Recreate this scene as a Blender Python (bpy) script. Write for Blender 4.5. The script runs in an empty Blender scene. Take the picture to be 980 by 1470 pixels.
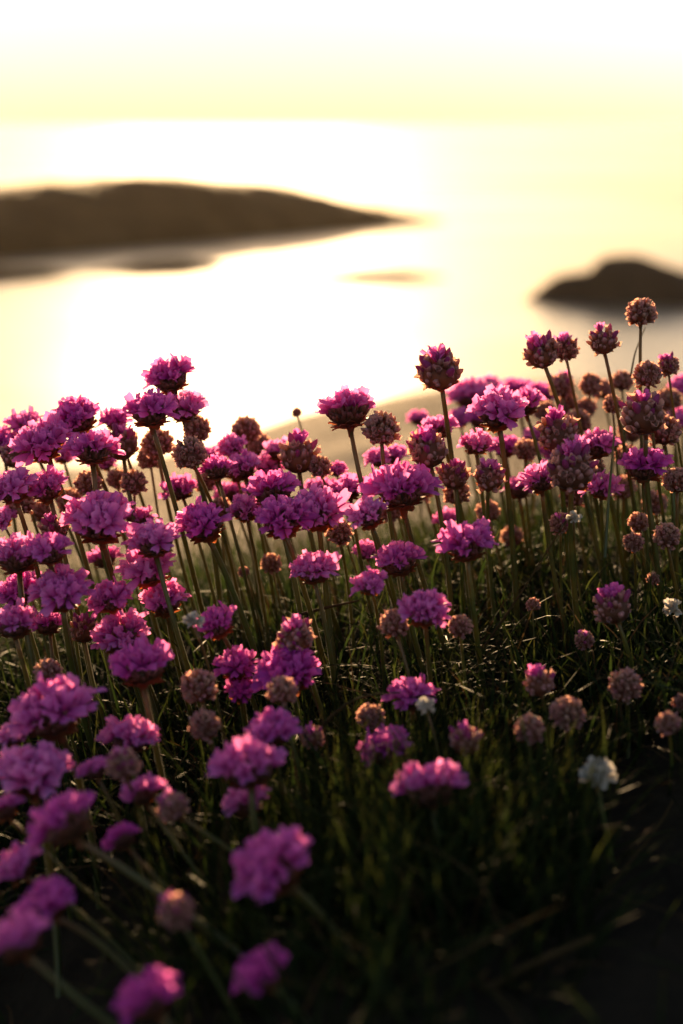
import bpy, math, random
import numpy as np
from mathutils import Vector, Matrix, noise

# ------------------------------------------------------------------ camera, sky, sun, exposure
scene = bpy.context.scene
col = scene.collection
H = 3.0                                   # eye height above the sea
PITCH = math.radians(15.3)
FPX = 2041.0                              # focal length in pixels of the 980 px wide photograph (50 mm lens)
FOCUS = 0.60

cam = bpy.data.cameras.new("camera")
cam_ob = bpy.data.objects.new("camera", cam)
col.objects.link(cam_ob)
cam.sensor_fit = 'VERTICAL'
cam.sensor_height = 36.0
cam.sensor_width = 24.0
cam.lens = 50.0
cam.clip_start = 0.02
cam.clip_end = 30000.0
cam_ob.location = (0, 0, H)
cam_ob.rotation_euler = (math.pi / 2 - PITCH, 0, 0)
cam.dof.use_dof = True
cam.dof.focus_distance = FOCUS
cam.dof.aperture_fstop = 5.6
scene.camera = cam_ob

SUN_EL = math.radians(8.5)
SUN_AZ = math.radians(-4.1)               # from +Y, negative = towards -X
world = bpy.data.worlds.new("World")
scene.world = world
world.use_nodes = True
wn = world.node_tree.nodes
wl = world.node_tree.links
bg = wn["Background"]
sky = wn.new("ShaderNodeTexSky")
sky.sky_type = 'NISHITA'
sky.sun_disc = False
sky.sun_elevation = SUN_EL
sky.sun_rotation = SUN_AZ
sky.altitude = 0
sky.air_density = 1.0
sky.dust_density = 1.2
sky.ozone_density = 1.0
tint = wn.new("ShaderNodeMix")           # warm evening air, the same all round the sky
tint.data_type = 'RGBA'
tint.blend_type = 'MULTIPLY'
tint.inputs["Factor"].default_value = 1.0
tint.inputs["B"].default_value = (1.0, .89, .86, 1)
wl.new(sky.outputs[0], tint.inputs["A"])
wl.new(tint.outputs["Result"], bg.inputs[0])
bg.inputs[1].default_value = 0.064

sun = bpy.data.lights.new("sun", 'SUN')
sun.energy = 5.0
sun.angle = math.radians(0.6)
sun.color = (1.0, 0.66, 0.34)
sun_ob = bpy.data.objects.new("sun", sun)
col.objects.link(sun_ob)
sun_dir = Vector((math.sin(SUN_AZ) * math.cos(SUN_EL), math.cos(SUN_AZ) * math.cos(SUN_EL), math.sin(SUN_EL)))
sun_ob.rotation_euler = sun_dir.to_track_quat('Z', 'Y').to_euler()

scene.view_settings.view_transform = 'Standard'
scene.view_settings.look = 'None'
scene.view_settings.exposure = 1.9
scene.view_settings.gamma = 1.0
scene.render.engine = 'CYCLES'
scene.cycles.use_denoising = True
scene.cycles.max_bounces = 8
scene.cycles.transparent_max_bounces = 8
scene.cycles.caustics_reflective = False
scene.cycles.caustics_refractive = False
scene.cycles.sample_clamp_direct = 0.75     # the film saturates: keeps edges against the glare clean
scene.cycles.sample_clamp_indirect = 4.0

rnd = random.Random(7)
FWD = Vector((0, math.cos(PITCH), -math.sin(PITCH)))
UPV = Vector((0, math.sin(PITCH), math.cos(PITCH)))
RGT = Vector((1, 0, 0))
EYE = Vector((0, 0, H))


def at(px, py, d):
    """world point seen at a place of the photograph, d metres along the lens axis"""
    return EYE + d * (FWD + RGT * ((px - 490) / FPX) + UPV * ((735 - py) / FPX))


def on_sea(px, py):
    v = at(px, py, 1.0) - EYE
    return EYE + v * (-H / v.z)


# ------------------------------------------------------------------ helpers
class MB:
    """collects vertices, faces, a 0..1 'along' value and material slots for ONE mesh"""

    def __init__(self):
        self.v, self.f, self.t, self.m = [], [], [], []

    def add(self, vs, fs, ts, mi=0, mat=None):
        o = len(self.v)
        if mat is not None:
            vs = [mat @ Vector(p) for p in vs]
        self.v += [tuple(p) for p in vs]
        self.f += [tuple(i + o for i in q) for q in fs]
        self.t += list(ts)
        self.m += [mi] * len(fs)

    def mesh(self, name, mats, smooth=True):
        me = bpy.data.meshes.new(name)
        me.from_pydata(self.v, [], self.f)
        a = me.attributes.new("along", 'FLOAT', 'POINT')
        a.data.foreach_set("value", np.array(self.t, dtype=np.float32))
        for m in mats:
            me.materials.append(m)
        me.polygons.foreach_set("material_index", np.array(self.m, dtype=np.int32))
        me.polygons.foreach_set("use_smooth", np.full(len(self.f), smooth))
        me.update()
        return me


def link(name, me, parent=None, mat=None):
    o = bpy.data.objects.new(name, me)
    col.objects.link(o)
    if parent is not None:
        o.parent = parent
    if mat is not None:
        o.matrix_local = mat
    return o


def tag(o, label=None, cat=None, group=None, kind=None):
    for k, v in (("label", label), ("category", cat), ("group", group), ("kind", kind)):
        if v:
            o[k] = v
    return o


def frame_mat(p, z, s=1.0, spin=0.0):
    q = z.normalized().to_track_quat('Z', 'Y')
    return Matrix.Translation(p) @ q.to_matrix().to_4x4() @ Matrix.Rotation(spin, 4, 'Z') @ Matrix.Scale(s, 4)


def lathe(profile, seg, wob=0.0, r=None, ribs=0):
    vs, fs, ts = [], [], []
    n = len(profile)
    z0, z1 = profile[0][1], profile[-1][1]
    for i, (rad, z) in enumerate(profile):
        for k in range(seg):
            a = 2 * math.pi * k / seg
            q = rad * (1 + (r.uniform(-wob, wob) if r else 0)) * (1 + (0.07 * (-1) ** k if ribs else 0))
            vs.append((q * math.cos(a), q * math.sin(a), z))
            ts.append((z - z0) / (z1 - z0))
    for i in range(n - 1):
        for k in range(seg):
            fs.append((i * seg + k, i * seg + (k + 1) % seg, (i + 1) * seg + (k + 1) % seg, (i + 1) * seg + k))
    return vs, fs, ts


# ------------------------------------------------------------------ materials
def new_mat(name):
    m = bpy.data.materials.new(name)
    m.use_nodes = True
    nt = m.node_tree
    for n in list(nt.nodes):
        if n.type != 'OUTPUT_MATERIAL':
            nt.nodes.remove(n)
    return m, nt, nt.nodes["Material Output"]


def ramp(nt, stops):
    r = nt.nodes.new("ShaderNodeValToRGB")
    e = r.color_ramp.elements
    while len(e) < len(stops):
        e.new(0.5)
    for el, (p, c) in zip(e, stops):
        el.position = p
        el.color = (*c, 1)
    return r


def noise_tex(nt, scale, detail=3.0, rough=0.6, coord=None):
    n = nt.nodes.new("ShaderNodeTexNoise")
    n.inputs["Scale"].default_value = scale
    n.inputs["Detail"].default_value = detail
    n.inputs["Roughness"].default_value = rough
    if coord is not None:
        nt.links.new(coord, n.inputs["Vector"])
    return n


def leafy(name, stops_a, stops_b, trans, rough=0.55, grain=600.0, spec=0.3, sheen=0.0, island=False, tcol=None, byhead=False):
    """thin plant tissue: colour runs along the piece, differs from piece to piece, lets light through"""
    m, nt, out = new_mat(name)
    at_ = nt.nodes.new("ShaderNodeAttribute")
    at_.attribute_name = "along"
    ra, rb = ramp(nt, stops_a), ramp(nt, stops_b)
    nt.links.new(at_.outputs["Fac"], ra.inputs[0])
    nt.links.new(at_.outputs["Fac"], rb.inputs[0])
    mix = nt.nodes.new("ShaderNodeMix")
    mix.data_type = 'RGBA'
    if island:
        g = nt.nodes.new("ShaderNodeNewGeometry")
        fac = g.outputs["Random Per Island"]
    else:
        oi = nt.nodes.new("ShaderNodeObjectInfo")
        if byhead:
            sp = nt.nodes.new("ShaderNodeSeparateColor")
            nt.links.new(oi.outputs["Color"], sp.inputs[0])
            fac = sp.outputs[0]
        else:
            fac = oi.outputs["Random"]
    nt.links.new(fac, mix.inputs["Factor"])
    nt.links.new(ra.outputs[0], mix.inputs["A"])
    nt.links.new(rb.outputs[0], mix.inputs["B"])
    geo = nt.nodes.new("ShaderNodeNewGeometry")
    nz = noise_tex(nt, grain, 4, 0.65, geo.outputs["Position"])
    mr = nt.nodes.new("ShaderNodeMapRange")
    mr.inputs["To Min"].default_value = 0.55
    mr.inputs["To Max"].default_value = 1.4
    nt.links.new(nz.outputs["Fac"], mr.inputs["Value"])
    mul = nt.nodes.new("ShaderNodeMix")
    mul.data_type = 'RGBA'
    mul.blend_type = 'MULTIPLY'
    mul.inputs["Factor"].default_value = 1.0
    nt.links.new(mix.outputs["Result"], mul.inputs["A"])
    nt.links.new(mr.outputs["Result"], mul.inputs["B"])
    p = nt.nodes.new("ShaderNodeBsdfPrincipled")
    p.inputs["Roughness"].default_value = rough
    p.inputs["Specular IOR Level"].default_value = spec
    p.inputs["Sheen Weight"].default_value = sheen
    p.inputs["Sheen Roughness"].default_value = 0.25
    nt.links.new(mul.outputs["Result"], p.inputs["Base Color"])
    t = nt.nodes.new("ShaderNodeBsdfTranslucent")
    if tcol:
        tm = nt.nodes.new("ShaderNodeMix")
        tm.data_type = 'RGBA'
        tm.inputs["Factor"].default_value = 0.5
        tm.inputs["B"].default_value = (*tcol, 1)
        nt.links.new(mul.outputs["Result"], tm.inputs["A"])
        nt.links.new(tm.outputs["Result"], t.inputs["Color"])
    else:
        nt.links.new(mul.outputs["Result"], t.inputs["Color"])
    ms = nt.nodes.new("ShaderNodeMixShader")
    ms.inputs[0].default_value = trans
    nt.links.new(p.outputs[0], ms.inputs[1])
    nt.links.new(t.outputs[0], ms.inputs[2])
    nt.links.new(ms.outputs[0], out.inputs[0])
    return m


M = {}
M['petal'] = leafy("petal", [(0, (.36, .06, .25)), (.45, (.68, .11, .50)), (1, (.92, .36, .78))],
                   [(0, (.30, .018, .20)), (.45, (.50, .022, .38)), (1, (.75, .09, .60))], 0.55, grain=900, sheen=.05, spec=.15,
                   tcol=(1.0, .28, .50), byhead=True)
M['bud'] = leafy("bud", [(0, (.08, .04, .018)), (.5, (.26, .13, .07)), (1, (.72, .46, .39))],
                 [(0, (.07, .03, .016)), (.5, (.25, .085, .075)), (1, (.64, .27, .37))], 0.52, grain=1200, sheen=.35, island=True,
                 tcol=(.80, .42, .20))
M['calyx'] = leafy("calyx", [(0, (.05, .03, .012)), (.6, (.13, .06, .03)), (1, (.34, .15, .13))],
                   [(0, (.05, .025, .012)), (.6, (.12, .045, .03)), (1, (.28, .08, .11))], 0.4, grain=1200, sheen=.2, island=True,
                   tcol=(.70, .28, .12))
M['tip'] = leafy("pointed_tip", [(0, (.36, .12, .16)), (1, (.40, .045, .26))], [(0, (.30, .08, .12)), (1, (.33, .03, .20))],
                 0.35, grain=900, sheen=.2, island=True, tcol=(.8, .2, .3))
M['bract'] = leafy("bract", [(0, (.05, .04, .015)), (1, (.20, .085, .03))], [(0, (.06, .045, .02)), (1, (.15, .055, .025))],
                   0.6, grain=900, sheen=.2, island=True, tcol=(.85, .20, .06))
M['sheath'] = leafy("sheath", [(0, (.30, .11, .05)), (1, (.16, .06, .03))], [(0, (.24, .09, .04)), (1, (.12, .05, .025))],
                    0.55, grain=800, tcol=(.80, .20, .07))
M['white'] = leafy("papery_white", [(0, (.40, .33, .25)), (1, (.66, .60, .52))], [(0, (.36, .30, .24)), (1, (.58, .54, .50))],
                   0.4, grain=700, island=True)
M['stem'] = leafy("stem", [(0, (.032, .055, .010)), (.8, (.075, .10, .018)), (1, (.12, .085, .022))],
                  [(0, (.035, .05, .010)), (.7, (.10, .085, .018)), (1, (.16, .055, .020))], 0.25, rough=.42, grain=500, spec=.5,
                  sheen=.15, tcol=(.40, .27, .04))
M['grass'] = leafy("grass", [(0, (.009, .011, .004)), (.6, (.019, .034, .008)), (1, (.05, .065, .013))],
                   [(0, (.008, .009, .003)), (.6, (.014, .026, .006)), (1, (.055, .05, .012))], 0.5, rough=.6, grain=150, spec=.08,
                   island=True)  # sunlit look put into the colour: tips brighter than the blade
M['dry'] = leafy("dry_grass", [(0, (.05, .03, .012)), (1, (.11, .066, .026))], [(0, (.035, .02, .009)), (1, (.07, .042, .016))],
                 0.25, rough=.7, grain=200, spec=.08, island=True)


def ground_mat(name, stops, scale, rough, bump, spec=.3, coat=None):
    m, nt, out = new_mat(name)
    geo = nt.nodes.new("ShaderNodeNewGeometry")
    n1 = noise_tex(nt, scale, 8, .62, geo.outputs["Position"])
    n2 = noise_tex(nt, scale * 9, 6, .7, geo.outputs["Position"])
    mx = nt.nodes.new("ShaderNodeMix")
    mx.inputs["Factor"].default_value = .35
    nt.links.new(n1.outputs["Fac"], mx.inputs["A"])
    nt.links.new(n2.outputs["Fac"], mx.inputs["B"])
    r = ramp(nt, stops)
    nt.links.new(mx.outputs["Result"], r.inputs[0])
    p = nt.nodes.new("ShaderNodeBsdfPrincipled")
    p.inputs["Roughness"].default_value = rough
    p.inputs["Specular IOR Level"].default_value = spec
    nt.links.new(r.outputs[0], p.inputs["Base Color"])
    b = nt.nodes.new("ShaderNodeBump")
    b.inputs["Strength"].default_value = bump
    b.inputs["Distance"].default_value = .25 / scale
    nt.links.new(mx.outputs["Result"], b.inputs["Height"])
    nt.links.new(b.outputs[0], p.inputs["Normal"])
    nt.links.new(p.outputs[0], out.inputs[0])
    return m


M['soil'] = ground_mat("soil", [(.3, (.008, .006, .004)), (.7, (.03, .022, .013))], 40, .95, .6, .1)
M['rock'] = ground_mat("granite", [(.34, (.06, .04, .026)), (.5, (.14, .10, .066)), (.66, (.25, .19, .14))], 3.2, .9, .5, .05)
M['island'] = ground_mat("island_rock", [(.3, (.03, .018, .008)), (.5, (.085, .048, .020)), (.7, (.16, .095, .045))], .7, .9, .5, .1)
M['dark_rock'] = ground_mat("dark_rock", [(.3, (.018, .014, .010)), (.5, (.032, .024, .018)), (.7, (.055, .042, .03))], 1.5, .85, .6, .15)


def water_mat():
    m, nt, out = new_mat("sea_water")
    geo = nt.nodes.new("ShaderNodeNewGeometry")
    mp = nt.nodes.new("ShaderNodeMapping")
    mp.inputs["Scale"].default_value = (.35, 1.0, 1.0)
    nt.links.new(geo.outputs["Position"], mp.inputs["Vector"])
    n1 = noise_tex(nt, 1.3, 5, .6, mp.outputs[0])
    b = nt.nodes.new("ShaderNodeBump")
    b.inputs["Strength"].default_value = .35
    b.inputs["Distance"].default_value = .06
    nt.links.new(n1.outputs["Fac"], b.inputs["Height"])
    p = nt.nodes.new("ShaderNodeBsdfPrincipled")
    p.inputs["Base Color"].default_value = (.05, .055, .045, 1)
    p.inputs["IOR"].default_value = 1.33
    p.inputs["Specular IOR Level"].default_value = .5
    n2 = noise_tex(nt, .10, 3, .5, mp.outputs[0])
    mr = nt.nodes.new("ShaderNodeMapRange")
    mr.inputs["From Min"].default_value = .35
    mr.inputs["From Max"].default_value = .65
    mr.inputs["To Min"].default_value = .26
    mr.inputs["To Max"].default_value = .36
    nt.links.new(n2.outputs["Fac"], mr.inputs["Value"])
    nt.links.new(mr.outputs["Result"], p.inputs["Roughness"])
    nt.links.new(b.outputs[0], p.inputs["Normal"])
    nt.links.new(p.outputs[0], out.inputs[0])
    return m


M['water'] = water_mat()


# ------------------------------------------------------------------ the setting
def fbm(x, y, s, o=4, seed=0.0):
    return noise.fractal(Vector((x * s + seed, y * s - seed, seed * .37)), 1.0, 2.0, o)


# sea: one sheet to the horizon
mb = MB()
S = 1500.0
mb.add([(-S, -60, 0), (S, -60, 0), (S, S, 0), (-S, S, 0)], [(0, 1, 2, 3)], [0, 0, 0, 0])
tag(link("sea", mb.mesh("sea", [M['water']])), "calm bright sea reflecting the low sun", "sea", kind="structure")

# profile of the turf bank: place in the photograph -> depth along the lens axis
_prof = [(1.9, .30), (1640, .35), (1500, .385), (1300, .47), (1060, .60), (870, .75)]
PROF = []
for py, d in [(2200, .20), (1640, .34), (1490, .385), (1300, .47), (1080, .60), (880, .75)]:
    p = at(490, py, d)
    PROF.append((p.y, p.z))
yc, zc = PROF[-1]
PROF += [(yc + .12, zc - .018), (yc + .3, zc - .10), (yc + .6, zc - .24), (yc + 1.2, zc - .60)]
PROF = [(-3.0, PROF[0][1] - .05), (-1.0, PROF[0][1] + .02), (-.2, PROF[0][1] - .02)] + PROF
PY = np.array([p[0] for p in PROF])
PZ = np.array([p[1] for p in PROF])


def turf_z(x, y):
    z = float(np.interp(y, PY, PZ))
    z += .17 * x
    if x < 0 and y < .55:
        z -= .30 * min(-x, .3) * min(1, (.55 - y) / .15)
    if x > .03 and y < .50:
        z -= .26 * min(x - .03, .25) * min(1, (.50 - y) / .12)
    z -= .30 * max(0, abs(x) - .45) ** 1.5
    return z + .012 * fbm(x, y, 7, 3, 3.1) + .005 * fbm(x, y, 30, 3, 1.7)


def grid_mesh(name, xs, ys, zf, mats):
    mb = MB()
    nx, ny = len(xs), len(ys)
    vs = [(x, y, zf(x, y)) for y in ys for x in xs]
    fs = [(j * nx + i, j * nx + i + 1, (j + 1) * nx + i + 1, (j + 1) * nx + i) for j in range(ny - 1) for i in range(nx - 1)]
    mb.add(vs, fs, [0] * len(vs))
    return mb.mesh(name, mats)


xs = np.concatenate([np.linspace(-3, -.5, 20), np.linspace(-.48, .48, 97), np.linspace(.5, 3, 20)])
ys = np.concatenate([np.linspace(-3, .2, 20), np.linspace(.21, 1.1, 91), np.linspace(1.12, 1.9, 14)])
tag(link("turf_ground", grid_mesh("turf_ground", xs, ys, turf_z, [M['soil']])), "dark turf bank the thrift grows on", "ground",
    kind="structure")

# bare rock behind the bank: its far edge against the water
EDGE = [(-900, 800), (-300, 725), (0, 702), (200, 675), (300, 648), (400, 612), (500, 585), (600, 568), (700, 553), (850, 545), (980, 538),
        (1500, 520), (2400, 540)]
EX, EZ = [], []
for px, py in EDGE:
    p = at(px, py, 2.6)
    EX.append(p.x)
    EZ.append(p.z)
EYM = at(490, 600, 2.6).y


def rock_z(x, y):
    e = float(np.interp(x, EX, EZ))
    if y <= EYM:
        t = max(0, (y - .9) / (EYM - .9))
        z = (H - .58) * (1 - t) + e * t + .06 * math.sin(math.pi * min(1, t)) * .5
        z = min(z, turf_z(x, y) - .05) if abs(x) < 3 and y < 1.2 else z
        if y < .9:
            z = H - .75
            z -= .02 * max(0, -y - 3)
    else:
        k = y - EYM
        z = e - .12 * k - .22 * k * k
    return max(-1.0, z + .03 * fbm(x, y, 1.2, 5, 9.2) * min(1, abs(y - EYM) * .5 + .25) + .008 * fbm(x, y, 9, 4, 2.2))


xs = np.concatenate([np.linspace(-30, -3.2, 36), np.linspace(-3, 3, 100), np.linspace(3.2, 30, 36)])
ys = np.concatenate([np.linspace(-40, .8, 50), np.linspace(.9, 3.4, 70), np.linspace(3.5, 8, 20)])
tag(link("rock_ledge", grid_mesh("rock_ledge", xs, ys, rock_z, [M['rock']])), "smooth pale granite ledge sloping to the sea behind the flowers",
    "ledge", kind="structure")


def skerry(name, outline_px, depth_fac, mat, label, cat, top_px, seed, kind=None, nx=90, ny=28, rough=.03):
    """a rock in the sea: waterline row and crest row of the photograph give its place, width and height"""
    (x0, w0), (x1, w1) = outline_px
    a, b = on_sea(x0, w0), on_sea(x1, w1)
    mb = MB()
    vs = []
    L = (b - a).length
    dirv = (b - a).normalized()
    back = Vector((-dirv.y, dirv.x, 0))
    if back.y < 0:
        back = -back
    tp = sorted(top_px)
    for j in range(ny + 1):
        v = j / ny
        for i in range(nx + 1):
            u = i / nx
            base = a + dirv * (L * u)
            px = x0 + (x1 - x0) * u
            py = float(np.interp(px, [q[0] for q in tp], [q[1] for q in tp]))
            # crest height at mid depth
            D = depth_fac * L * (.25 + .75 * math.sin(math.pi * min(1, max(0, u))) ** .6)
            mid = base + back * (D * .5)
            ray = at(px, py, 1.0) - EYE
            k = mid.y / ray.y
            hz = max(.0, H + ray.z * k)
            s = math.sin(math.pi * v) ** .75 if 0 < v < 1 else 0
            pos = base + back * (D * v)
            n = fbm(pos.x, pos.y, .5, 5, seed) * rough * 4 + fbm(pos.x, pos.y, 2.0, 4, seed) * rough
            z = -.25 * (1 - s) - .02 + (hz + .02) * s + n * s * min(1, hz * 2)
            vs.append((pos.x, pos.y, z))
    fs = [(j * (nx + 1) + i, j * (nx + 1) + i + 1, (j + 1) * (nx + 1) + i + 1, (j + 1) * (nx + 1) + i) for j in range(ny) for i in range(nx)]
    mb.add(vs, fs, [0] * len(vs))
    o = link(name, mb.mesh(name, [mat]))
    return tag(o, label, cat, kind=kind)


skerry("island", ((-420, 410), (655, 320)), .34, M['island'], "long low brown island out in the bright water", "island",
       [(-420, 330), (-200, 285), (0, 272), (100, 262), (200, 254), (270, 251), (330, 257), (400, 263), (460, 268), (520, 283), (580, 297),
        (630, 306), (655, 312)], 4.4, "structure")
skerry("shore_rock", ((748, 434), (1330, 458)), .40, M['dark_rock'], "dark humped rock standing in the water by itself", "rock",
       [(740, 436), (765, 415), (785, 398), (815, 389), (835, 386), (855, 370), (880, 367), (920, 373), (980, 388), (1100, 400), (1330, 440)], 8.1,
       "thing", rough=.03)
skerry("reef", ((398, 405), (640, 400)), .16, M['island'], "thin low reef barely above the water below the island", "reef",
       [(398, 404), (450, 398), (520, 388), (580, 388), (640, 397)], 2.1, "thing", nx=40, ny=10, rough=.01)
skerry("reef", ((-260, 420), (320, 386)), .14, M['island'], "broad low reef lying in front of the long island", "reef",
       [(-260, 399), (-60, 384), (60, 384), (110, 395), (150, 388), (200, 374), (270, 370), (320, 380)], 5.7, "thing", nx=60, ny=10, rough=.012)

# ------------------------------------------------------------------ thrift: the pieces of a flower head
def petal_geo(r, L, W, flare):
    """one thin ruffled petal from the floret's throat, notched at the tip"""
    vs, fs, ts = [], [], []
    rows, cols = 5, 4
    ph = r.uniform(0, 6)
    for i in range(rows + 1):
        v = i / rows
        w = W * (.16 + .95 * (math.sin(min(1, v * .62 + .04) * math.pi * .80) ** 1.5)) * (1 if v < .95 else .80)
        for k in range(cols + 1):
            u = k / cols * 2 - 1
            out = flare * v ** 1.5 * L
            z = L * (v * .92 - .06 * (abs(u) ** 2) * v - (.07 if (abs(u) < .3 and v > .98) else 0))
            ruf = .10 * W * v * math.sin(u * 5 + ph) + .05 * W * v * r.uniform(-1, 1)
            cup = -.28 * W * (u * u) * (1 - .4 * v)
            vs.append((w * u * .5, out + cup * -1 + ruf, z))
            ts.append(v)
    for i in range(rows):
        for k in range(cols):
            q = i * (cols + 1) + k
            fs.append((q, q + 1, q + cols + 2, q + cols + 1))
    return vs, fs, ts


def floret_mb(r, spread=1.0, mb=None, mat=None):
    mb = mb or MB()
    base = mat or Matrix.Identity(4)
    vs, fs, ts = lathe([(.05, -.02), (.11, .12), (.13, .27), (.10, .36)], 7, 0, None, 0)
    mb.add(vs, fs, [q * .75 for q in ts], 1, base)
    for k in range(5):
        a = 2 * math.pi * (k + r.uniform(-.2, .2)) / 5
        L = .56 * r.uniform(.75, 1.28)
        p = petal_geo(r, L, .31 * r.uniform(.8, 1.2), r.uniform(.25, .95) * spread)
        mt = base @ Matrix.Translation((0, 0, .26)) @ Matrix.Rotation(a, 4, 'Z') @ Matrix.Rotation(r.uniform(-.12, .12), 4, 'Y')
        mb.add(*p, 0, mt)
    return mb


def bud_geo(r, L, W, point=0.0):
    """a closed floret: a plump papery calyx narrowing to a tip"""
    seg = 6
    tipw = .42 * (1 - point)
    prof = [(W * .5, 0), (W * .9, L * .3), (W, L * .58), (W * (.60 + tipw * .65), L * .85), (W * tipw * .9 + .004, L), (.003, L * (1.0 + .02 * point - .04 * (1 - point)))]
    return lathe(prof, seg, .10, r, 1)


def frill_geo(r, L, W):
    """a spent floret: ribbed calyx ending in a thin ragged papery collar"""
    seg = 7
    vs, fs, ts = lathe([(W * .5, 0), (W * .85, L * .3), (W * .78, L * .66), (W, L)], seg, .05, r, 1)
    for k in range(seg):
        x, y, z = vs[3 * seg + k]
        q = r.uniform(.7, 1.45)
        vs[3 * seg + k] = (x * q, y * q, z * r.uniform(.82, 1.16))
    vs.append((0, 0, L * .72))
    ts.append(.55)
    c = len(vs) - 1
    for k in range(seg):
        fs.append((2 * seg + k, 2 * seg + (k + 1) % seg, c))
    return vs, fs, ts


def scale_geo(r, L, W, curl):
    """papery bract, pointed, hugging the head"""
    vs, fs, ts = [], [], []
    for i in range(5):
        v = i / 4
        w = W * math.sin((.18 + .82 * v) * math.pi) ** .8 if v < 1 else .01
        for k in range(3):
            u = k - 1
            vs.append((w * u * .5, curl * v * v + .06 * (1 - abs(u)), L * v))
            ts.append(v)
    for i in range(4):
        for k in range(2):
            q = i * 3 + k
            fs.append((q, q + 1, q + 4, q + 3))
    return vs, fs, ts


def head_dirs(n, zmin, zmax, r, jit=.10):
    out = []
    ga = math.pi * (3 - math.sqrt(5))
    for i in range(n):
        z = zmax + (zmin - zmax) * (i + .5) / n
        a = i * ga + r.uniform(-.25, .25)
        q = math.sqrt(max(0, 1 - z * z))
        v = Vector((q * math.cos(a), q * math.sin(a), z))
        v += Vector((r.uniform(-jit, jit), r.uniform(-jit, jit), r.uniform(-jit, jit)))
        out.append(v.normalized())
    return out


def involucre_mb(r, rad=.66, drop=-.30):
    """ring of brown bracts under the head, plus a few peeling away"""
    mb = MB()
    for ring, (n, z, tilt, L) in enumerate([(9, -.62, .50, .60), (8, -.64, .68, .48), (3, -.60, .95, .40)]):
        for k in range(n):
            a = 2 * math.pi * (k + r.uniform(-.25, .25)) / n + ring
            t = tilt + r.uniform(-.12, .12)
            p = Vector((math.cos(a) * .16, math.sin(a) * .16, z))
            d = Vector((math.cos(a) * math.sin(t + .35), math.sin(a) * math.sin(t + .35), math.cos(t + .35)))
            g = scale_geo(r, L * r.uniform(.85, 1.2), .42, -.16)
            x = Vector((-math.sin(a), math.cos(a), 0))
            y = d.cross(x)
            m = Matrix((x, y, d)).transposed().to_4x4()
            m.translation = p
            mb.add(*g, 0, m)
    return mb


def core_mb(r, rad=.56, zs=.9, zc=-.08):
    mb = MB()
    n = 8
    prof = [(rad * math.sin(math.pi * (.04 + .92 * i / n)), zc - zs * rad * math.cos(math.pi * (.04 + .92 * i / n))) for i in range(n + 1)]
    vs, fs, ts = lathe(prof, 14, .06, r)
    mb.add(vs, fs, [t * .5 for t in ts])
    return mb


def place(d, rad, size, r, zc=-.08, up=.0):
    dd = (d + Vector((0, 0, up))).normalized()
    return frame_mat(Vector((0, 0, zc)) + d * rad, dd, size, r.uniform(0, 6.28))


def dome(d, size, r):
    """floret on the upper side of an open head: fans upward and outward, the middle ones shorter"""
    s = size * (1.06 - .20 * max(0, d.z)) * r.uniform(.84, 1.14)
    dd = (d + Vector((r.uniform(-.18, .18), r.uniform(-.18, .18), .40))).normalized()
    return frame_mat(Vector((d.x * .32, d.y * .32, -.24 + .16 * d.z)), dd, s, r.uniform(0, 6.28))


FLORETS = []
for i in range(7):
    r = random.Random(100 + i)
    FLORETS.append(floret_mb(r, 1.0 if i < 4 else .55).mesh("floret", [M['petal'], M['bud']]))
BUDS, TIPS = [], []
for i in range(6):
    r = random.Random(200 + i)
    b = MB()
    if i % 3 == 2:
        b.add(*frill_geo(r, .54, .13))
    else:
        b.add(*bud_geo(r, .58 * r.uniform(.8, 1.2), r.uniform(.12, .17), r.uniform(.35, .9)))
    BUDS.append(b.mesh("bud", [M['bud']]))
    b = MB()
    b.add(*bud_geo(r, .66, .135, 1.0))
    TIPS.append(b.mesh("pointed_bud", [M['tip']]))
INVOL = [involucre_mb(random.Random(300 + i)).mesh("involucre", [M['bract']]) for i in range(5)]


def calyx_core(seed, n=80, zmin=-.92, zmax=.12, rad=.54, mats='calyx', size=(.40, .072)):
    """heart of an open head: crowded closed calyxes under the petals"""
    r = random.Random(seed)
    mb = core_mb(r, .52, .8, -.22)
    for d in head_dirs(n, zmin, zmax, r, .08):
        mb.add(*bud_geo(r, size[0] * r.uniform(.75, 1.2), size[1] * r.uniform(.8, 1.25), r.uniform(.6, 1)), 0, place(Vector((d.x, d.y, d.z * .75)), rad * .80, 1, r, zc=-.20, up=1.0))
    return mb.mesh("flower_head", [M[mats]])


CORES = [calyx_core(400 + i) for i in range(4)]
BCORES = [core_mb(random.Random(420 + i), .74).mesh("flower_head", [M['bud']]) for i in range(2)]


def bud_head(seed):
    r = random.Random(seed)
    mb = core_mb(r, .68)
    for d in head_dirs(84, -.90, 1.0, r, .08):
        pl = place(d, .54, 1, r, up=r.uniform(.6, 1.2))
        if r.random() < .6:
            mb.add(*frill_geo(r, .46 * r.uniform(.8, 1.15), .115 * r.uniform(.8, 1.2)), 0, pl)
        else:
            mb.add(*bud_geo(r, .50 * r.uniform(.75, 1.2), .12 * r.uniform(.75, 1.25), r.uniform(.3, .95)), 0, pl)
    return mb.mesh("flower_head", [M['bud']])


CHEADS = [bud_head(500 + i) for i in range(6)]


def petal_cluster(seed, n=24):
    r = random.Random(seed)
    mb = MB()
    for d in head_dirs(n, .02, .99, r):
        floret_mb(r, r.uniform(.55, 1.0), mb, dome(d, .98, r))
    return mb.mesh("floret_cluster", [M['petal'], M['bud']])


CLUSTERS = [petal_cluster(600 + i) for i in range(5)]


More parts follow.
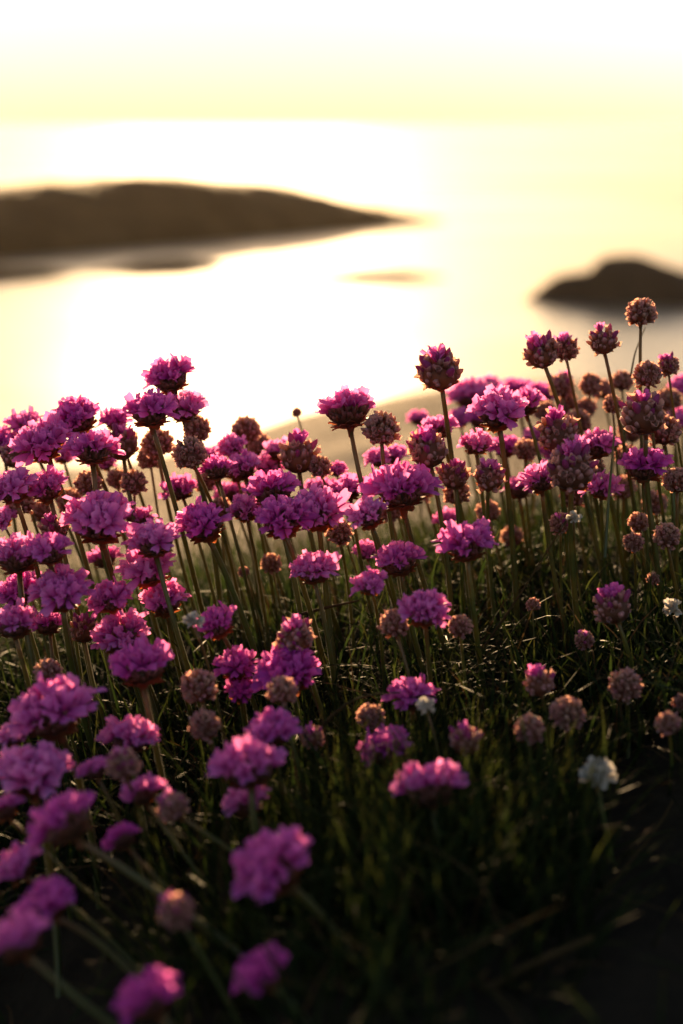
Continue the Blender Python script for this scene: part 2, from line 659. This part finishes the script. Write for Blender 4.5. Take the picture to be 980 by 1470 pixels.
def withered(seed):
    r = random.Random(seed)
    mb = core_mb(r, .35)
    for d in head_dirs(26, -.6, 1, r, .3):
        g = petal_geo(r, r.uniform(.6, .95), r.uniform(.35, .6), r.uniform(-.4, .5))
        mb.add(*g, 0, place(d, .12, 1, r, up=.2))
    return mb.mesh("flower_head", [M['white']])


DHEADS = [withered(700 + i) for i in range(2)]

_sm = MB()
_vs, _fs, _ts = lathe([(.085, -.95), (.10, -.80), (.13, -.66), (.22, -.56)], 9, .14, random.Random(5))
_sm.add(_vs, _fs, _ts)
SHEATH = _sm.mesh("sheath", [M['sheath']])


def tube_mesh(name, pts, radii, mat, seg=7):
    mb = MB()
    vs, fs, ts = [], [], []
    n = len(pts)
    for i, p in enumerate(pts):
        t = (pts[min(n - 1, i + 1)] - pts[max(0, i - 1)]).normalized()
        x = t.cross(Vector((0, 1, .01))).normalized()
        y = t.cross(x)
        for k in range(seg):
            a = 2 * math.pi * k / seg
            vs.append(p + (x * math.cos(a) + y * math.sin(a)) * radii[i])
            ts.append(i / (n - 1))
    for i in range(n - 1):
        for k in range(seg):
            fs.append((i * seg + k, i * seg + (k + 1) % seg, (i + 1) * seg + (k + 1) % seg, (i + 1) * seg + k))
    fs.append(tuple(range((n - 1) * seg, n * seg)))
    mb.add(vs, fs, ts)
    return mb.mesh(name, [mat])


# ------------------------------------------------------------------ every flower of the photograph
# x, y, width in photo pixels, type (A open, B half open, C closed, D withered), cm farther (+) or nearer (-) than its row, hand-written label
FLOWERS = """
243 541 68 A 2 | pale pink thrift head topping the sunlit cluster of three before the glare
215 588 74 A -1 | large pale pink thrift head at the front of the sunlit cluster of three
264 584 64 A 2.5
283 616 42 C 3
109 598 74 A 1
132 643 72 A -1
166 602 44 A 4
174 640 54 B 3
59 634 80 A 0 | shaggy purple thrift head over a dark brown cup, behind two dark heads
33 607 48 A 5
5 634 52 A 5
21 655 44 B 4
17 699 66 A -1 | dark purple thrift head of two standing side by side, wider one
66 699 62 A 0 | dark purple thrift head of two standing side by side, cup-shaped one
30 723 42 C 4
127 695 42 C 4
191 694 42 C 4
168 688 34 C 7
226 636 48 C 4
214 658 38 C 6
272 652 52 C 1
258 701 48 A 5
311 672 50 A 2
333 641 42 A 5
340 674 46 A 6
295 694 32 C 7
141 744 100 A -1 | broad two-lobed pink thrift head on a short leaning stem
197 742 46 A 5
221 775 72 A -1
290 750 76 A 0 | neat round pink thrift head beside the glare with a clear brown cup
78 762 48 B 2
24 797 76 A -1
70 790 62 A -2
212 814 78 A 1
149 800 46 A 8
317 730 34 C 6
2 744 40 A 4
353 618 44 C 7 | round closed thrift bud glowing in the sun glare at the ledge edge
499 588 82 A 0 | ragged open pink thrift head alone against the ledge and water
547 617 56 C -1 | smooth beige closed thrift bud beside the ragged open head
631 534 68 B -1 | tall half-open thrift head with pale petals on top, on a long straight stem
348 669 52 A 4
428 656 62 B 3 | golden pointed half-open thrift head in the sun glare
400 646 44 A 6
384 667 46 A 7
459 671 36 C 3
482 674 28 A 5
391 702 78 A 1
405 742 78 A -1 | broad pink thrift head, one of two overlapping, with a golden lower rim
456 732 78 A -.5 | broad frilly pink thrift head, one of two overlapping, with paler petals
351 730 50 A 3
500 700 52 A 3
575 699 94 A -1 | wide flat-topped pink thrift head on a bundle of pale stems
528 737 58 A -2
615 648 62 B 0 | plump half-open thrift bud with sharp pink points, under the tall half-open head
630 613 50 A 3
542 657 36 A 6
563 652 40 A 7
487 765 40 C 3
572 802 68 A 0
449 815 64 A 0
652 684 48 B 2
669 778 76 A -2 | vivid magenta thrift head like a brush, alone over the dark grass
531 836 48 A -1
526 790 36 A 7
610 874 68 A -2 | pale pink thrift head over a brown bud in the sunlit grass
565 896 46 C -1
424 916 62 B 0 | brown thrift bud with magenta petals on one side only
414 963 88 A 1
405 992 46 C -2
339 954 62 A 2
345 990 46 A 3
311 893 60 A 0 | pink thrift head with a white shrivelled flower pressed against it
277 891 34 D -2.5 | small white shrivelled thrift flower against a pink head
590 996 62 A 1 | pink thrift head with a pale shrivelled flower hanging at its side
611 1013 32 D -1 | pale shrivelled thrift flower hanging at the side of a pink head
532 1030 42 C 2
556 1070 74 A 2
660 899 36 C 0
350 821 18 C 6
389 809 32 C 8
448 1058 36 B 2
388 1046 64 A -1
777 507 56 B 0 | wider magenta-topped thrift head of a pair standing above the water
811 502 40 B 2 | narrower magenta-topped thrift head of a pair standing above the water
866 491 46 B 0 | half-open thrift head with two upright purple points against the water
920 450 46 C 0 | tallest thrift, a round papery closed bud before the dark rock
929 539 44 C 0 | round closed thrift bud on a red stem
959 526 34 B 1 | dark narrow thrift bud with purple points next to a red stem
715 588 80 A -1 | large frilled magenta thrift head standing in front of the far pink crowd
752 577 58 A 4
671 565 58 A 16
700 556 44 A 20
742 560 50 A 17
776 566 50 A 15
806 555 40 B 10
848 553 36 C 9
893 548 34 C 9
879 581 30 C 4
841 586 32 C 10
924 597 72 B -1 | broad knobbly pinkish thrift head on a thick upright stem
953 620 52 C 2
800 622 64 B 0 | cone-shaped thrift head covered in magenta points
683 635 48 A 2
724 641 42 A 8
754 647 36 C 7
829 606 40 C 8
856 637 56 A 3
820 674 78 B -2 | pale pink knobbly thrift head overlapping a magenta one
776 686 58 A 0
702 686 48 B 1
925 668 68 A 1 | thrift head opening in two wide magenta petal tufts behind a dark stem
972 691 44 C 1
850 667 34 C 4
899 655 36 C 7
862 697 50 A 3
976 553 34 A 14
782 591 34 C 12
814 578 32 C 11
655 708 40 C 5
805 752 34 B 2
824 743 24 D 0
917 750 32 C 4
909 779 32 C 3
957 770 42 C 2
880 873 60 B 0 | plump dusky pink thrift bud above dark grass, one petal on top
839 919 30 B 2
765 868 22 C 4
937 831 20 C 5
965 873 34 D 2
774 981 48 B 0
897 984 50 C 0
814 1024 52 C 0
759 1047 46 C 0 | orange-lit closed thrift bud on a bent stem
668 1063 50 B 0
616 1127 92 A 0 | solitary round magenta thrift head low over the dark turf
856 1111 60 D 1 | large white withered thrift head low in the dark grass
959 1039 38 C 0
702 1122 20 C 3
978 1010 30 C 2
88 849 78 A -1
24 848 62 A 2
18 893 66 A 0
68 894 48 A 3
158 857 62 A 1
236 861 62 A 2
171 910 72 A 2
201 954 94 A -1 | wide star-shaped purple thrift head with petals flared to one side
69 966 42 C 1
73 1019 112 A -1 | big purple thrift head with its edge petals glowing orange
285 987 56 C 0
293 1042 48 C 1
20 1053 48 A 1
187 1057 76 A 2
46 1107 98 A 1
6 1161 48 A 2
92 1178 96 A -1
176 1096 50 B -1
136 1103 44 A 1
204 1136 56 A 2
249 1160 48 B 1
174 1202 50 A 2
356 1097 96 A -1 | large pale pink thrift head hanging over a darker one
352 1148 62 A 2
391 1239 112 A -1 | bright pink thrift head standing out alone over the dark hollow
63 1298 76 A 1 | upper pink thrift head of a pair drooping over the dark slope
24 1346 84 A -1 | lower pink thrift head of a pair drooping over the dark slope
253 1309 56 B 0
213 1430 86 A 0 | lowest ragged pink thrift head at the foot of the slope
377 1396 76 A 0
24 1242 64 A 3
426 592 15 C 9 | tiny dried pod on a hair-thin stem before the ledge
"""
EXTRA = """
462 700 44 A 9
330 706 44 A 9
372 640 40 C 10
300 655 40 A 9
606 700 42 C 9
640 745 38 A 10
700 735 36 C 9
745 700 44 A 8
735 770 34 C 12
822 712 40 C 7
880 640 36 C 12
905 620 40 C 12
865 560 34 C 15
960 575 40 C 10
942 585 34 C 13
975 600 38 A 12
895 700 38 C 8
940 722 38 C 8
770 625 40 A 11
600 600 30 A 16
660 600 36 A 14
790 645 36 A 9
690 600 44 A 13
560 735 36 C 8
100 720 40 C 8
60 735 36 C 8
150 660 40 A 8
90 650 40 A 8
40 835 46 A 6
120 905 46 B 5
"""


def row_depth(y):
    return float(np.interp(y, [430, 600, 700, 800, 900, 1000, 1100, 1250, 1440], [.625, .615, .60, .58, .56, .525, .48, .425, .375]))


SIZES = {'A': (52, 76), 'B': (42, 60), 'C': (35, 45), 'D': (30, 50)}
TTXT = {'A': 'open pink thrift head', 'B': 'half-open thrift head', 'C': 'closed brownish thrift bud', 'D': 'withered white thrift flower'}
# landmarks other labels can refer to: photo place of a hand-labelled flower -> short name
MARKS = {(243, 541): 'the sunlit cluster of three', (141, 744): 'the broad two-lobed head', (353, 618): 'the round bud glowing in the glare',
         (499, 588): 'the ragged lone head', (547, 617): 'the smooth beige bud', (631, 534): 'the tall half-open head',
         (575, 699): 'the wide flat-topped head', (615, 648): 'the plump bud with sharp pink points', (669, 778): 'the vivid brush-like head',
         (311, 893): 'the head with a white shrivelled flower', (590, 996): 'the head with a hanging shrivelled flower',
         (777, 507): 'the magenta-topped pair', (866, 491): 'the bud with two purple points', (920, 450): 'the tallest bud',
         (929, 539): 'the bud on a red stem', (715, 588): 'the large frilled magenta head', (924, 597): 'the broad knobbly head',
         (800, 622): 'the cone-shaped magenta head', (820, 674): 'the pale knobbly head', (925, 668): 'the head with two petal tufts',
         (880, 873): 'the plump dusky bud', (759, 1047): 'the orange-lit bud', (616, 1127): 'the solitary round magenta head',
         (856, 1111): 'the large white withered head', (73, 1019): 'the big purple head with glowing edge',
         (391, 1239): 'the bright head over the hollow', (201, 954): 'the wide star-shaped purple head',
         (290, 750): 'the neat round pink head', (405, 742): 'the two overlapping broad heads', (59, 634): 'the shaggy purple head',
         (356, 1097): 'the large pale head over a darker one', (63, 1298): 'the pair drooping over the slope', (213, 1430): 'the lowest ragged head',
         (610, 874): 'the pale head over the brown bud', (424, 916): 'the brown bud with one magenta side', (428, 656): 'the golden pointed head',
         (17, 699): 'the two dark purple heads'}


def size_word(typ, w):
    a, b = SIZES[typ]
    return 'small' if w < a else ('large' if w > b else 'medium-sized')


USED = {}


def auto_label(px, py, w, typ, d):
    best = min(MARKS, key=lambda k: (k[0] - px) ** 2 + (k[1] - py) ** 2)
    dx, dy = px - best[0], py - best[1]
    dd = d - row_depth(best[1])
    dist = math.hypot(dx, dy)
    if dd > .045:
        rel = 'behind'
    elif abs(dy) > abs(dx) * .8:
        rel = 'under' if dy > 0 else 'above'
    else:
        rel = 'beside'
    head = size_word(typ, w) + ' ' + TTXT[typ]
    for near in ('just ', 'farther ', 'well '):
        lab = head + ' ' + near + rel + ' ' + MARKS[best]
        if lab not in USED:
            break
    USED[lab] = 1
    return lab


n_made = 0
low_heads = 0


def thrift(px, py, w, typ, dcm, label):
    global n_made, low_heads
    r = random.Random(int(px * 13 + py * 7))
    d = row_depth(py) + dcm * .01
    P = at(px, py, d)
    R = w * d / FPX / 2 * 1.04
    sharp = abs(d - FOCUS) < .105 and w >= 44
    # the foot of the stem
    gz = turf_z(P.x, P.y)
    hgt = P.z - gz
    lean = r.uniform(.08, .30)
    if py > 1120 and px < 450:
        lean = r.uniform(.5, .9)
    bx = P.x + max(.03, hgt) * lean
    by = P.y + max(.03, hgt) * (r.uniform(-.05, .22) if py < 1100 else r.uniform(-.25, .0))
    bz = turf_z(bx, by) - .004
    if hgt < .03:
        low_heads += 1
    B = Vector((bx, by, bz))
    T = P - Vector((0, 0, .0))
    mid = B.lerp(T, .55) + Vector((r.uniform(-.02, .03) * hgt * 3, r.uniform(-.22, .22) * min(.13, hgt), .0))
    pts = []
    for i in range(13):
        t = i / 12
        pts.append(B * (1 - t) ** 2 + mid * 2 * t * (1 - t) + T * t * t)
    ax = (pts[-1] - pts[-3]).normalized()
    ax = (ax + Vector((r.uniform(-.15, .12), r.uniform(-.25, .08) if py < 1100 else r.uniform(.0, .25), .45))).normalized()
    # end the stem at the underside of the head
    foot = P - ax * (R * .62)
    sh = foot - T
    pts = [p + sh * (i / 12) ** 2 for i, p in enumerate(pts)]
    thin = w < 20
    rad = .00055 if thin else min(.00135, R * .125) * r.uniform(.85, 1.05)
    radii = [rad * (1.1 - .25 * i / 12) for i in range(13)]
    root = bpy.data.objects.new("thrift_flower", None)
    root.empty_display_size = .01
    col.objects.link(root)
    root.location = B
    stem_pts = [p - B for p in pts]
    link("stem", tube_mesh("stem", stem_pts, radii, M['stem']), root)
    hm = frame_mat(P - B, ax, R, r.uniform(0, 6.28))
    hue = r.random()
    if typ == 'A':
        head = link("flower_head", r.choice(CORES), root, hm)
        if sharp:
            n = 22 if w > 60 else 17
            n = int(n * r.uniform(.8, 1.15))
            low = r.uniform(-.05, .25)
            for dd in head_dirs(n, low, .99, r):
                f = link("floret", r.choice(FLORETS), head, dome(dd, .98, r))
                f.color = (max(0, min(1, hue + r.uniform(-.22, .22))), 0, 0, 1)
        else:
            f = tag(link("floret_cluster", r.choice(CLUSTERS), head), kind="stuff")
            f.color = (hue, 0, 0, 1)
    elif typ == 'B':
        if sharp:
            head = link("flower_head", r.choice(BCORES), root, hm)
            for dd in head_dirs(46, -.88, .85, r, .08):
                link("bud", r.choice(BUDS), head, place(dd, .52, r.uniform(.7, 1.2), r, up=r.uniform(.8, 1.4)))
        else:
            head = link("flower_head", r.choice(CHEADS), root, hm)
        for dd in head_dirs(r.randint(5, 10), .25, .98, r, .22):
            link("pointed_bud", r.choice(TIPS), head, place(dd, .50, r.uniform(.75, 1.3), r, up=.7))
        for k in range(r.randint(1, 4)):
            dd = Vector((r.uniform(-.5, .5), r.uniform(-.5, .5), .9)).normalized()
            f = link("floret", r.choice(FLORETS[4:]), head, place(dd, .36, r.uniform(.85, 1.15), r, up=.5))
            f.color = (hue, 0, 0, 1)
    elif typ == 'C':
        head = link("flower_head", r.choice(CHEADS), root, hm)
    else:
        head = link("flower_head", r.choice(DHEADS), root, hm)
    if typ != 'D' and not thin:
        link("involucre", r.choice(INVOL), head)
        link("sheath", SHEATH, root, hm)
    if label:
        tag(root, label, "flower", "thrift flowers on the bank")
    else:
        tag(root, auto_label(px, py, w, typ, d), "flower", "thrift flowers on the bank")
    n_made += 1


for src in (FLOWERS, EXTRA):
    for ln in src.strip().splitlines():
        a, _, lab = ln.partition('|')
        q = a.split()
        thrift(float(q[0]), float(q[1]), float(q[2]), q[3], float(q[4]), lab.strip() or None)
print("flowers", n_made, "low", low_heads)


# ------------------------------------------------------------------ turf: narrow thrift leaves and fine grass
def blades(name, n, mat, lrange, wrange, droop, seed, xr, yr, label, cat, dens=None, tuft=14, flat=.6):
    r = random.Random(seed)
    V, F, T = [], [], []
    made = 0
    SEG = 5
    while made < n:
        cx, cy = r.uniform(*xr), r.uniform(*yr)
        if dens and r.random() > dens(cx, cy):
            continue
        for _ in range(tuft):
            a = r.uniform(0, 6.283)
            s = abs(r.gauss(0, .012))
            x, y = cx + math.cos(a) * s, cy + math.sin(a) * s
            L = r.uniform(*lrange)
            wd = r.uniform(*wrange)
            lean = r.uniform(.05, flat)
            aa = a + r.uniform(-.9, .9)
            hd = Vector((math.cos(aa), math.sin(aa), 0))
            z0 = turf_z(x, y) - .003
            side = Vector((-hd.y, hd.x, 0)) * math.cos(r.uniform(-.9, .9)) + Vector((0, 0, r.uniform(-.4, .4)))
            side.normalize()
            o = len(V)
            dr = r.uniform(*droop)
            wig = r.uniform(-.12, .12)
            for i in range(SEG + 1):
                t = i / SEG
                c = Vector((x, y, z0)) + hd * (L * (lean * t + dr * t * t * .6)) + Vector((-hd.y, hd.x, 0)) * (L * wig * math.sin(t * 3)) \
                    + Vector((0, 0, L * (t * math.sqrt(max(.05, 1 - lean * lean)) - dr * t * t * .55)))
                ww = wd * (1 - t ** 3 * .92) * .5
                V.append(tuple(c - side * ww))
                V.append(tuple(c + side * ww))
                T += [t, t]
            for i in range(SEG):
                q = o + i * 2
                F.append((q, q + 1, q + 3, q + 2))
            made += 1
    mb = MB()
    mb.v, mb.f, mb.t, mb.m = V, F, T, [0] * len(F)
    return tag(link(name, mb.mesh(name, [mat])), label, cat, kind="stuff")


def hollow(x, y):
    k = min(1, max(0, (.49 - y) / .06)) * min(1, max(0, (.01 - x) / .06))
    q = min(1, max(0, (.49 - y) / .05)) * min(1, max(0, (x - .05) / .04))
    return 1 - .985 * max(k, q)


def tufts(x, y):
    return math.exp(-((x - .02) / .05) ** 2 - ((y - .45) / .05) ** 2)


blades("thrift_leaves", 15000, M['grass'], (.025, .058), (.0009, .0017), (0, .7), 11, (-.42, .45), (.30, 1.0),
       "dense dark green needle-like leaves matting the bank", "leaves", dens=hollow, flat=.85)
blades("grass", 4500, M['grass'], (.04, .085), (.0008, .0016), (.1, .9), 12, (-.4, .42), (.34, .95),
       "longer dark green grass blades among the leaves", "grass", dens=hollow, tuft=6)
blades("dry_grass", 2200, M['dry'], (.03, .075), (.0006, .0013), (.2, 1.1), 13, (-.4, .42), (.34, .95),
       "thin straw-coloured dead blades tangled in the turf", "grass", dens=hollow, tuft=4, flat=.95)


blades("fine_grass", 1500, M['grass'], (.03, .06), (.0006, .0011), (0, .5), 14, (-.1, .14), (.34, .56),
       "soft green tufts of fine grass at the open foot of the bank", "grass", dens=tufts, tuft=16, flat=.5)


def stalk(pts3, rad, label, mat='dry', name="dry_stalk"):
    P = []
    n = len(pts3)
    for s in range(n - 1):
        p0, p1, p2, p3 = pts3[max(0, s - 1)], pts3[s], pts3[s + 1], pts3[min(n - 1, s + 2)]
        for i in range(7 if s == n - 2 else 6):
            t = i / 6
            P.append(.5 * ((2 * p1) + (p2 - p0) * t + (2 * p0 - 5 * p1 + 4 * p2 - p3) * t * t + (3 * p1 - p0 - 3 * p2 + p3) * t ** 3))
    B = P[0].copy()
    k = len(P)
    o = link(name, tube_mesh(name, [p - B for p in P], [rad * (1 - .6 * i / k) for i in range(k)], M[mat], 6))
    o.location = B
    tag(o, label, "stalk", "loose stalks in the turf")


stalk([at(690, 935, .585), at(745, 855, .58), at(812, 748, .57)], .0006, "long straight straw stalk slanting up to a small reddish bud")
stalk([at(868, 800, .60), at(873, 722, .60), at(882, 617, .60)], .0008, "dark upright blade with a pale edge beside magenta petals", 'stem')
stalk([at(425, 884, .60), at(470, 872, .60), at(516, 862, .60)], .0009, "short brown twig lying across the grass in the middle", 'dry')
stalk([at(455, 1050, .53), at(492, 1014, .53), at(530, 998, .53), at(575, 994, .53)], .0007, "arched straw stalk bending towards a pink head")
stalk([at(500, 1240, .47), at(560, 1222, .47), at(610, 1208, .47), at(665, 1193, .47)], .0011, "pale horizontal straw over the green tufts")
stalk([at(655, 1126, .50), at(700, 1118, .50), at(760, 1126, .50), at(830, 1118, .50)], .0009, "thin brown stalk lying beside the white withered head")
stalk([at(322, 1312, .42), at(315, 1248, .42), at(328, 1172, .42)], .0005, "pale curved blade standing in the dark hollow")
stalk([at(548, 1462, .41), at(610, 1424, .41), at(690, 1420, .41), at(760, 1385, .41), at(850, 1345, .42)], .0018, "thick bent dead stem lying at the foot of the turf")
stalk([at(600, 1440, .415), at(660, 1425, .41), at(700, 1392, .41)], .0012, "forked dead twig lying on the thick bent stem")
stalk([at(905, 540, .66), at(912, 505, .66), at(926, 470, .67)], .0005, "faint thin stalk rising beside the tallest bud")

# ------------------------------------------------------------------ thin haze added to lay a warm glare veil over the island
m, nt, out = new_mat("haze")
pv = nt.nodes.new("ShaderNodeVolumePrincipled")
pv.inputs["Color"].default_value = (1.0, .80, .50, 1)
pv.inputs["Density"].default_value = .00024
pv.inputs["Anisotropy"].default_value = .88
nt.links.new(pv.outputs[0], out.inputs["Volume"])
mb = MB()
Q = 1700.0
z0, z1 = -2.5, H + .4
mb.add([(-Q, -Q, z0), (Q, -Q, z0), (Q, Q, z0), (-Q, Q, z0), (-Q, -Q, z1), (Q, -Q, z1), (Q, Q, z1), (-Q, Q, z1)],
       [(3, 2, 1, 0), (4, 5, 6, 7), (0, 1, 5, 4), (1, 2, 6, 5), (2, 3, 7, 6), (3, 0, 4, 7)], [0] * 8)
tag(link("haze", mb.mesh("haze", [m], False)), "thin golden haze added for the warm veil over the island", "haze", kind="stuff")
